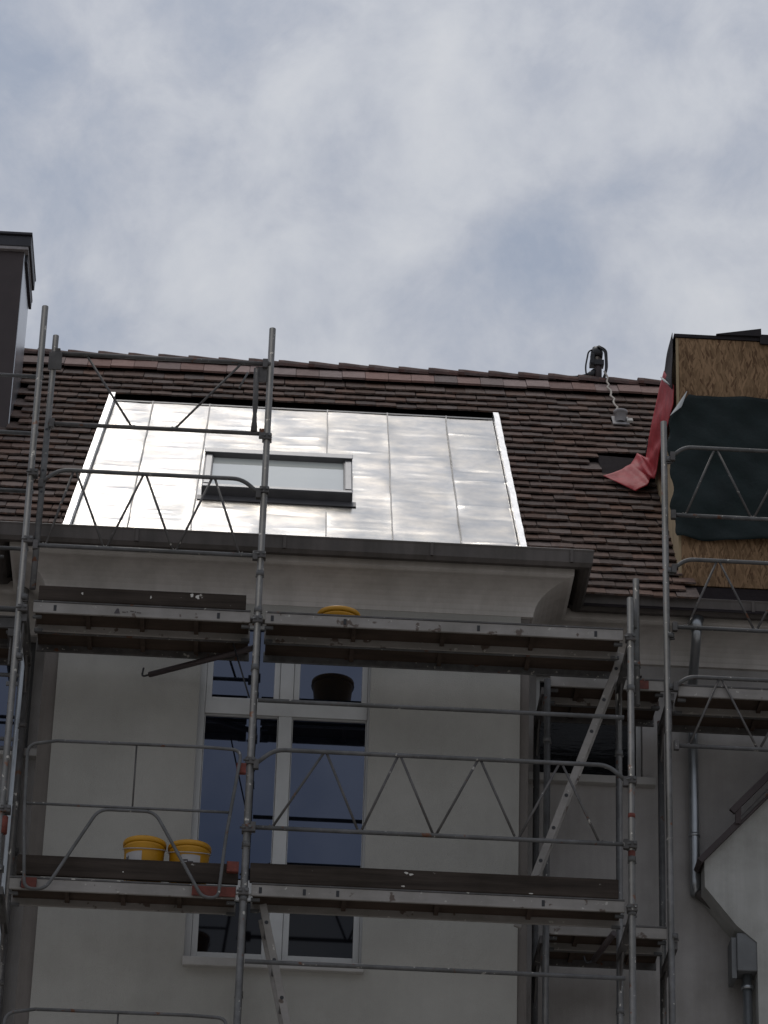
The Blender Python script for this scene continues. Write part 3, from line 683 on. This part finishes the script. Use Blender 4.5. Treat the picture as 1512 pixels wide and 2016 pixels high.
tag(ds, 'dark underlay membrane hanging at the top of the dormer side', 'membrane')

# green tarpaulin on the dormer front
lp = [(0.0, 3.195), (0.07, 3.12), (0.2, 3.04), (0.45, 3.03), (0.62, 3.065), (0.8, 3.05), (0.97, 3.085), (1.0, 3.10)]
def lx(t):
    for (t0, x0), (t1, x1) in zip(lp, lp[1:]):
        if t <= t1: return x0+(x1-x0)*(t-t0)/(t1-t0)
    return lp[-1][1]
def tfn(u, v):
    z = 2.735 - 1.235*v - (0.012*math.sin(u*19)*v*v)
    x0 = lx(v) + 0.012*math.sin(v*30); x = x0 + (6.05-x0)*u
    y = DY-0.035 - 0.010*math.sin(x*3.1+v*3)*v - 0.011*math.sin(x*9+math.sin(v*6)*2) - 0.009*math.sin(v*17+x*2.4) - 0.005*math.sin(x*23+v*4) - 0.006*math.sin((x+v*0.9)*16) - 0.004*math.sin((x*0.6-v)*31)
    y -= 0.025*max(0.0, 1-abs(x-DX0)/0.12)
    return (x, y, z)
tp = MB().grid(tfn, 140, 44).build('tarpaulin', 'tarp')
md = tp.modifiers.new('solid', 'SOLIDIFY'); md.thickness = 0.002
tag(tp, 'dark green tarpaulin hung across the dormer front', 'tarpaulin')
def ffn(u, v):
    a = Vector((3.17, DY-.09, 2.73)).lerp(Vector((3.035, DY-.09, 2.50)), u); b = Vector((3.175, DY-.115, 2.72)).lerp(Vector((3.13, DY-.12, 2.58)), min(1, u*1.4))
    if u > 0.7: b = b.lerp(Vector((3.04, DY-.11, 2.50)), (u-.7)/.3)
    return a.lerp(b, v) + Vector((0, -0.01*math.sin(v*3.1), 0))
MB().grid(ffn, 14, 5).build('turned_corner', 'tarp_lining', tp)

# ------------------------------------------------------------------ neighbouring house at the lower right
nb = tag(empty('neighbouring_house'), 'pale wall of a lower house with sloping dark roof edge, lower right corner', 'house')
sx = 1.06
poly = [(3.24, -1.34), (3.24, -1.13), (7.5, -1.13+4.26*1.083), (7.5, GZ), (3.60, GZ), (3.60, -1.74), (3.46, -1.62)]
mb = MB(); y0, y1 = 1.30, YM-0.004
mb.poly([(x, y0, z) for x, z in poly][::-1])
for k in range(len(poly)):
    (xa, za), (xb, zb) = poly[k], poly[(k+1) % len(poly)]
    mb.quad((xa, y0, za), (xb, y0, zb), (xb, y1, zb), (xa, y1, za))
mb.build('wall', 'annex', nb)
d_ = Vector((1, 0, 1.083)).normalized()
MB().bar((3.20, 1.40, -1.16), Vector((3.20, 1.40, -1.16))+d_*5.6, 0.30, 0.04, (-1, 0, 1)).build('verge_board', 'chimney', nb)
rl = Vector((3.43, 1.22, -0.79))
MB().bar(rl, rl+d_*5, 0.03, 0.045, (-1, 0, 1)).build('roof_rail', 'chimney', nb)
for t in (0.07, 1.2, 2.4):
    q = rl+d_*t; MB().bar(q, q+Vector((0.0, 0.03, -0.13)), 0.03, 0.04, (1, 0, 0)).build('rail_bracket', 'chimney', nb)
MB().bar(rl+Vector((0.06, 0.03, -.05)), rl+Vector((0.06, .03, -.05))+d_*4.8, 0.02, 0.02, (-1, 0, 1)).build('lower_rail', 'galv_dark', nb)

# ------------------------------------------------------------------ scaffolds
R_ST, R_RL = 0.0235, 0.0152
def standard(par, x, y, z0, z1, collars=(), m='galv', lean=0.0):
    o = tb('standard', m, par, [(x, y, z0), (x+lean, y, z1)], R_ST, 16)
    for z in collars:
        tb('collar', m, o, [(x, y, z-0.02), (x, y, z+0.02)], R_ST+0.0045, 16)
        tb('wedge_pin', 'galv_dark', o, [(x-0.03, y-0.012, z-0.028), (x+0.03, y-0.012, z-0.028)], 0.006, 6)
    return o
def wedge_box(par, x, y, z, sx=1):
    o = bevel(bx('wedge_box', 'galv_dark', par, x+sx*0.022 if sx > 0 else x-0.058, x+0.058 if sx > 0 else x-0.022, y-0.018, y+0.018, z-0.035, z+0.035), 0.004)
    return o
def transom(par, x, y0, y1, z, gus=True):
    o = MB().bar((x, y0, z), (x, y1, z), 0.045, 0.055).build('transom', 'galv_dark', par)
    if gus:
        for ya, yb_ in ((y0+.02, y0+0.20), (y1-.02, y1-0.20)):
            mb = MB(); xx = 0.006
            tri_ = [(ya, z-0.03), (yb_, z-0.03), (ya, z-0.24)]
            for sx_, fl in ((-xx, 1), (xx, -1)): mb.poly([(x+sx_, a, b) for a, b in tri_][::fl])
            for k in range(3):
                a, b = tri_[k], tri_[(k+1) % 3]; mb.quad((x-xx, *a), (x-xx, *b), (x+xx, *b), (x+xx, *a))
            mb.build('gusset', 'galv_dark', o)
    return o
def deck(par, x0, x1, y0, wd, z, front='alu', slots=(), hooks=True):
    o = bx('deck', 'ply', par, x0+0.01, x1-0.01, y0+0.022, y0+wd-0.022, z-0.030, z-0.004)
    def chan(y, s):
        mb = MB(); mb.box(x0, x1, min(y, y+s*0.02), max(y, y+s*0.02), z-0.078, z)
        return bevel(mb.build('edge_profile', front, o), 0.003)
    c = chan(y0, 1); chan(y0+wd, -1)
    bx('top_lip', 'galv_dark', o, x0, x1, y0-0.004, y0+0.02, z+0.001, z+0.012)
    for k in range(1, 4):
        xx = x0+(x1-x0)*k/4; bx('cross_bar', 'ply', o, xx-0.015, xx+0.015, y0+0.021, y0+wd-0.021, z-0.052, z-0.031)
    for sx_ in slots:
        bevel(bx('slot', 'black', o, sx_-0.010, sx_+0.010, y0-0.003, y0+0.002, z-0.062, z-0.018), 0.003)
    if hooks:
        for xx in (x0+0.03, x1-0.03):
            for yy in (y0+0.05, y0+wd-0.05): bevel(bx('claw', 'galv', o, xx-0.03, xx+0.03, yy-0.012, yy+0.012, z-0.10, z-0.079), 0.003)
    return o
def toe_board(par, x0, x1, y, z, h=0.15, splashes=()):
    o = bevel(bx('toe_board', 'wood', par, x0, x1, y-0.016, y+0.014, z+0.013, z+h), 0.006)
    for (sx_, sz, w_, hh) in splashes:
        mb = MB(); r = random.Random(int(sx_*1000)); n = 9; pts = []
        for k in range(n):
            a = 2*pi*k/n; q = r.uniform(0.55, 1.1); pts.append((sx_+w_*q*cos(a), y-0.0185, z+sz+hh*q*sin(a)))
        mb.poly(pts[::-1])
        for k in range(n):
            a, b = pts[k], pts[(k+1) % n]; mb.quad((a[0], y-0.015, a[2]), (b[0], y-0.015, b[2]), b, a)
        mb.build('plaster_splash', 'splash', o)
    return o
def lattice(par, x0, x1, y, zt, zb, tops, bots, m='galv', drop=0.115, run_=0.16, ends=True):
    p = [(x0+.03, y, zt-drop), (x0+run_, y, zt), (x1-run_, y, zt), (x1-.03, y, zt-drop)]
    if not ends: p = [(x0, y, zt), (x1, y, zt)]
    o = tb('guardrail', m, par, bend(p, 5, 0.07) if ends else p, R_RL, 12)
    tb('lower_rail', m, o, [(x0+.03, y, zb), (x1-.03, y, zb)], R_RL, 12)
    seq = []
    for a in sorted([(x, 1) for x in tops]+[(x, 0) for x in bots]): seq.append((a[0], zt-0.012 if a[1] else zb+0.012, a[1]))
    for (xa, za, ta), (xb, zb_, tb_) in zip(seq, seq[1:]):
        if ta != tb_: tb('lattice_rod', 'galv_dark' if m == 'galv' else m, o, [(xa+0.012*(1 if xb > xa else -1), y, za), (xb-0.012, y, zb_)], 0.0088, 8)
    for xx, zz, tt in seq:
        s_ = -1 if tt else 1
        tb('rod_bend', 'galv_dark' if m == 'galv' else m, o, bend([(xx-0.014, y-.004, zz+s_*0.004), (xx, y-.004, zz-s_*0.010), (xx+0.014, y-.004, zz+s_*0.004)], 3, .02), 0.0088, 8)
    for xx, s_ in ((x0, 1), (x1, -1)): wedge_box(o, xx, y, zt-drop if ends else zt, s_); wedge_box(o, xx, y, zb, s_)
    return o

AX, BX = -1.6, 2.57
sc = tag(empty('scaffold'), 'galvanised scaffold with two deck levels in front of the pale projecting bay', 'scaffold')
standard(sc, AX-0.01, 0, GZ, 2.37, (-0.42, -2.42, 0.03, -1.97), lean=-0.03); standard(sc, 0, 0, GZ, 2.28, (0.30, -0.42, -1.72, -2.10, 0.02)); standard(sc, BX, 0, GZ, 0.25, (-1.70, -2.08, -0.44))
for x in (AX, 0, BX): standard(sc, x, 0.73, GZ, -0.05, (-0.6, -2.5), 'galv_dark' if x < BX else 'galv')
# second upright and plates beside the left post
o = tb('guard_post', 'galv', sc, [(AX+0.045, 0.0, 0.1), (AX+0.055, 0.0, 2.13)], 0.022, 14)
for z in (0.85, 0.93, 1.02, 1.35): tb('rivet_hole', 'black', o, [(AX+0.048, -0.0225, z), (AX+0.048, -0.0205, z)], 0.010, 8)
bevel(bx('bracket_plate', 'galv_dark', sc, AX+0.02, AX+0.115, -0.040, -0.028, 1.83, 1.975), 0.004)
bevel(bx('bracket_plate', 'galv_dark', sc, -0.105, -0.022, -0.012, 0.0, 1.83, 1.955), 0.004)
for z in (-0.11, -2.11):
    for x in (AX, 0, BX): transom(sc, x, 0.0, 0.73, z-0.01)
# decks
d1 = deck(sc, AX+0.06, -0.05, -0.005, 0.31, 0.0, slots=(-1.39, -0.27))
mb = MB(); mb.poly([(-0.985, -0.0068, -0.060), (-0.945, -0.0068, -0.060), (-0.955, -0.0068, -0.022), (-0.968, -0.0068, -0.022)])
mb.build('printed_mark', 'ink', d1)
for k, (a_, b_, z_) in enumerate(((-0.93, -0.905, -.045), (-0.90, -0.89, -.042), (-0.875, -0.85, -.036), (-0.845, -0.835, -.04), (-0.83, -0.80, -.044))):
    mb = MB(); mb.quad((a_, -0.0068, z_-.006), (b_, -0.0068, z_-.008), (b_, -0.0068, z_), (a_, -0.0068, z_+.002)); mb.build('printed_mark', 'gutter', d1)
deck(sc, AX+0.06, -0.05, 0.315, 0.31, 0.0, 'galv_dark', hooks=False)
deck(sc, 0.05, BX-0.05, -0.005, 0.31, 0.0, slots=(0.10, 0.60, 1.52, 2.33)); deck(sc, 0.05, BX-0.05, 0.315, 0.31, 0.0, 'galv', hooks=False)
deck(sc, AX+0.06, -0.05, -0.005, 0.30, -2.03, slots=(-1.46,)); deck(sc, 0.05, BX-0.05, -0.005, 0.30, -2.0, slots=(0.11, 0.40, 0.62, 1.98))
toe_board(sc, AX+0.09, -0.085, 0.0, 0.0, 0.125, ((-1.21, .075, .008, .013), (-0.74, .07, .008, .014), (-0.42, .09, .016, .022), (-0.46, .10, .014, .015)))
toe_board(sc, AX+0.10, -0.04, 0.0, -2.02, 0.155, ((-0.8, .06, .006, .006),)); toe_board(sc, 0.035, BX-0.09, 0.0, -2.0, 0.15, ((1.07, .125, .018, .012), (1.10, .115, .016, .010), (1.05, .03, .014, .006), (1.9, .02, .02, .004)))
# guardrails
lattice(sc, AX, 0, -0.02, 1.03, 0.43, (-1.33, -0.84, -0.36), (-1.50, -1.08, -0.60, -0.14))
lattice(sc, AX+0.04, 0, -0.02, 1.975, 1.40, (-1.32, -0.20), (-0.95, -0.66), ends=False, m='galv_dark')
tb('guard_post', 'galv_dark', sc, [(-0.10, -0.02, 1.93), (-0.095, -0.02, 1.62), (-0.095, -0.02, 1.56), (-0.095, -0.02, 1.41)], [0.020, 0.020, 0.014, 0.026], 10)
tb('tie_rod', 'galv', sc, [(-0.16, -0.03, 1.89), (-0.215, -0.03, 1.76)], 0.008, 7)
lattice(sc, 0, BX, -0.02, -1.03, -1.60, (0.50, 1.0, 1.54, 2.09), (0.16, 0.75, 1.25, 1.80, 2.36))
tb('guardrail', 'galv', sc, [(0.03, -0.02, -0.67), (BX-.05, -0.02, -0.67)], R_RL, 12)
tb('guardrail', 'galv', sc, [(0.03, -0.02, -2.545), (BX-.05, -0.02, -2.545)], R_RL, 12)
lattice(sc, 0, BX, -0.02, -3.02, -3.6, (0.50, 1.0, 1.54, 2.09), (0.16, 0.75, 1.25, 1.80, 2.36))
# bent-tube end guards of the left bay
def loop_guard(dz):
    y = -0.075
    p = [(-1.30, y, -1.065), (-1.49, y, -1.10), (-1.475, y, -1.6), (-1.435, y, -2.13), (-1.30, y, -2.13), (-0.985, y, -1.545), (-0.615, y, -1.545), (-0.27, y, -2.135), (-0.165, y, -2.135), (-0.135, y, -1.7), (-0.06, y, -1.07), (-0.30, y, -1.06), (-1.30, y, -1.065)]
    o = tb('loop_guardrail', 'galv', sc, [(a, b, c+dz) for a, b, c in bend(p, 6, 0.07)], 0.0115, 10)
    tb('mid_rail', 'galv', o, [(-1.47, y, -1.525+dz), (-0.125, y, -1.525+dz)], 0.010, 8)
    tb('thin_bar', 'galv_dark', o, [(-0.765, y+.004, -1.07+dz), (-0.765, y+.004, -1.525+dz)], 0.006, 8)
    for (x, z, w_) in ((-0.055, -1.19, .035), (-0.07, -1.90, .05)):
        bevel(bx('red_clamp', 'red_steel', o, x-w_, x+0.03, y+0.012, y+0.05, z-0.04+dz, z+0.035+dz), 0.006)
    return o
loop_guard(0.0); loop_guard(-1.89)
bevel(bx('red_end_piece', 'red_steel', sc, -0.34, -0.052, -0.0295, -0.0175, -2.105, -2.035), 0.004)
bevel(bx('red_end_piece', 'red_steel', sc, -1.46, -1.36, -0.0295, -0.0175, -2.105, -2.03), 0.004)
# swivel couplers and paint bands on the uprights
def coupler(par, x, y, z):
    o = bevel(bx('coupler', 'galv_dark', par, x-0.034, x+0.034, y-0.036, y+0.034, z-0.026, z+0.026), 0.006)
    tb('bolt', 'galv', o, [(x-0.045, y-0.03, z), (x-0.01, y-0.042, z)], 0.008, 7); tb('nut', 'galv', o, [(x+0.02, y-0.046, z+.008), (x+0.02, y-0.034, z+.008)], 0.012, 6)
    return o
for x, z in ((AX-.01, -0.06), (AX-.012, 0.47), (AX-.02, 1.0), (0.0, -0.06), (0.0, 0.44), (0.0, 1.38), (0.0, 0.95), (0.0, -1.12), (0.0, -1.61), (0.0, -2.06), (BX, -0.06), (BX, -1.13), (BX, -1.6), (BX, -2.05), (AX-.005, -1.55)): coupler(sc, x, 0, z)
for z0, z1 in ((-1.72, -1.64), (-1.40, -1.37)): tb('paint_band', 'red_steel', sc, [(BX, 0, z0), (BX, 0, z1)], R_ST+0.0012, 16)
tb('paint_band', 'red_steel', sc, [(AX-.008, 0, -1.72), (AX-.008, 0, -1.60)], R_ST+0.0012, 16)
# wall ties
def tie(pts, hook):
    o = tb('wall_tie', 'chimney', sc, pts, 0.021, 12); tb('hook', 'black', o, bend(hook, 4, .03), 0.007, 7); return o
tie([(-0.02, 0.30, -0.125), (-0.745, 0.78, -0.14)], [(-0.745, .78, -.14), (-0.80, .80, -.15), (-0.79, .80, -.08)])
tie([(2.50, 0.45, -2.05), (2.40, 0.78, -2.12)], [(2.40, .78, -2.12), (2.35, .80, -2.15), (2.33, .80, -2.09)])
# thin wire stay under the upper deck
tb('brace_rod', 'black', sc, [(-0.16, 0.2, -0.15), (-0.03, 0.05, -0.62)], 0.006, 6)

# ladders
def ladder(label, foot, head, wd, nr):
    e = tag(empty('ladder'), label, 'ladder'); f = Vector(foot); h = Vector(head); d = h-f
    for y in (0, wd):
        o = MB().bar(f+Vector((0, y, 0)), h+Vector((0, y, 0)), 0.050, 0.026, (0, 1, 0)).build('stile', 'alu', e); bevel(o, 0.004)
    for k in range(nr):
        q = f + d*((k+0.5)/nr)
        tb('rung', 'galv', e, [q+Vector((0, 0.014, 0)), q+Vector((0, wd-0.014, 0))], 0.014, 8)
        tb('rung_hole', 'black', e, [q+Vector((0, -0.0155, 0)), q+Vector((0, -0.0125, 0))], 0.013, 10)
    return e
ladder('aluminium ladder leaning between the two decks at the right end of the scaffold', (1.86, 0.33, -1.97), (2.55, 0.33, -0.02), 0.30, 8)
ladder('pale ladder hanging below the lower deck near the window sill', (0.56, 0.12, -3.9), (0.13, 0.12, -2.09), 0.28, 7)

# right-hand scaffold in the recess
sr = tag(empty('scaffold'), 'grey scaffold in the recess below the unfinished dormer, right edge', 'scaffold')
yr = 0.78
standard(sr, 2.95, yr, GZ, 2.12, (1.80, 0.88, 0.36, -0.05, -1.93), lean=-0.03)
standard(sr, 2.07, yr, GZ, -0.03, (-0.5,)); standard(sr, 2.05, yr+.62, GZ, -0.03, ()); standard(sr, 2.95, yr+.62, GZ, -0.03, ()); standard(sr, 5.5, yr, GZ, 2.1)
standard(sr, 2.705, yr, -0.2, 0.80, (0.12,)); tb('guard_post', 'galv', sr, [(2.60, 0.02, 0.03), (2.60, 0.02, 0.25)], 0.02, 12)
for z in (0.0, -1.87):
    deck(sr, 2.09, 2.90, yr, 0.31, z); deck(sr, 2.09, 2.90, yr+.32, 0.30, z, 'galv_dark', hooks=False)
    transom(sr, 2.05, yr, yr+.62, z-.12); transom(sr, 2.95, yr, yr+.62, z-.12)
deck(sr, 3.0, 5.45, yr, 0.31, -0.03); deck(sr, 3.0, 5.45, yr+.32, 0.30, -0.03, 'galv_dark', hooks=False)
bevel(bx('red_marking', 'red_steel', sr, 2.68, 2.79, yr-0.0075, yr-0.0048, -0.07, -0.005), 0.001)
for zt, zb in ((1.905, 1.335), (0.975, 0.425), (0.035, -0.505)):
    lattice(sr, 2.94, 5.5, yr-0.02, zt, zb, (3.30, 3.85, 4.4, 4.95), (3.06, 3.56, 4.12, 4.68, 5.2), drop=0.085, run_=0.13)

# left-hand scaffold, only its end shows
sf = tag(empty('scaffold'), 'bare grey tubes and deck of a scaffold cut by the left edge', 'scaffold')
yl = 0.28
standard(sf, -4.1, yl, GZ, 2.3); standard(sf, -4.1, yl+.62, GZ, 0)
for z in (1.96, 1.49, 1.02, 0.56): tb('guardrail', 'galv', sf, [(-4.1, yl, z), (AX-0.03, yl, z-0.012)], 0.0145, 12)
for z in (-0.42, -0.90, -0.97, -1.37): tb('guardrail', 'galv', sf, [(-4.1, yl, z), (AX-0.02, yl, z-0.01)], 0.0145, 12)
tb('deck_edge_tube', 'galv', sf, [(-4.1, yl, 0.075), (AX-0.02, yl-0.02, 0.065)], 0.02, 12)
tb('short_tube', 'galv', sf, [(-2.4, yl+.02, 0.49), (-1.80, yl+.02, 0.49)], 0.012, 10)
deck(sf, -4.05, AX-0.08, yl+0.02, 0.30, 0.02, 'galv_dark'); deck(sf, -4.05, AX-0.08, yl+.34, 0.30, 0.02, 'galv_dark', hooks=False)
transom(sf, AX-0.10, yl, yl+.62, -0.10)
bevel(bx('hook_bracket', 'galv', sf, AX-0.10, AX-0.02, yl-0.03, yl-0.01, -0.52, -0.49), 0.004)

# ------------------------------------------------------------------ buckets
def bucket(label, x, y, z, r=0.15, h=0.30, mark=0.0, lab=True):
    e = tag(empty('bucket'), label, 'bucket', 'yellow plaster buckets on the decks')
    prof = [(0.0, 0.004), (r*0.86, 0.0), (r*0.875, 0.01), (r*0.975, h-0.055), (r*1.0, h-0.052), (r*1.0, h-0.040), (r*0.985, h-0.036)]
    MB().lathe(prof, (x, y, z), 36).build('body', 'yellow', e)
    lid = [(r*0.985, h-0.034), (r*1.05, h-0.032), (r*1.055, h-0.008), (r*1.03, h), (r*0.96, h), (r*0.95, h-0.008), (0, h-0.008)]
    MB().lathe(lid, (x, y, z), 36).build('lid', 'yellow', e)
    if lab:
        mb = MB(); a0 = radians(-152+mark); a1 = radians(-95+mark); n = 12
        rr = lambda t: r*(0.875+0.10*t)+0.0015
        def fn(u, v):
            a = a0+(a1-a0)*u; t = 0.18+0.66*v; q = rr(t); return (x+q*cos(a), y+q*sin(a), z+h*0.83*t)
        pl = mb.grid(fn, n, 4).build('paper_label', 'paper', e)
        for (u0, u1, v0, v1) in ((0.08, 0.16, .55, .85), (0.20, 0.25, .5, .88)) if mark == 0 else ((0.05, 0.35, .74, .80), (0.30, 0.62, .68, .74), (0.55, 0.9, .62, .68)):
            def fi(u, v):
                a = a0+(a1-a0)*(u0+(u1-u0)*u); t = 0.18+0.66*(v0+(v1-v0)*v); q = rr(t)+0.0015; return (x+q*cos(a), y+q*sin(a), z+h*0.83*t)
            MB().grid(fi, 4, 1).build('print', 'ink', pl)
    hp_ = [(x+r*1.03*cos(a), y+r*1.03*sin(a), z+h*0.80-0.10*abs(sin((a+pi/2)))*0.0) for a in (radians(-175), radians(-5))]
    pts = [(x+r*1.045*cos(radians(t)), y+r*1.045*sin(radians(t)), z+h*0.86-0.045*sin(radians((t+180)))) for t in range(-180, 1, 12)]
    tb('handle', 'paper', e, pts, 0.0035, 6)
    return e
bucket('yellow bucket on the upper deck, only its rim showing over the edge', 0.565, 0.44, 0.005, 0.148, 0.225, lab=False)
bucket('left one of the two yellow buckets on the lower deck, upright white label', -0.675, 0.165, -2.025, 0.138, 0.35, 0.0)
bucket('right one of the two yellow buckets on the lower deck, slanting print', -0.375, 0.165, -2.025, 0.138, 0.335, 40.0)
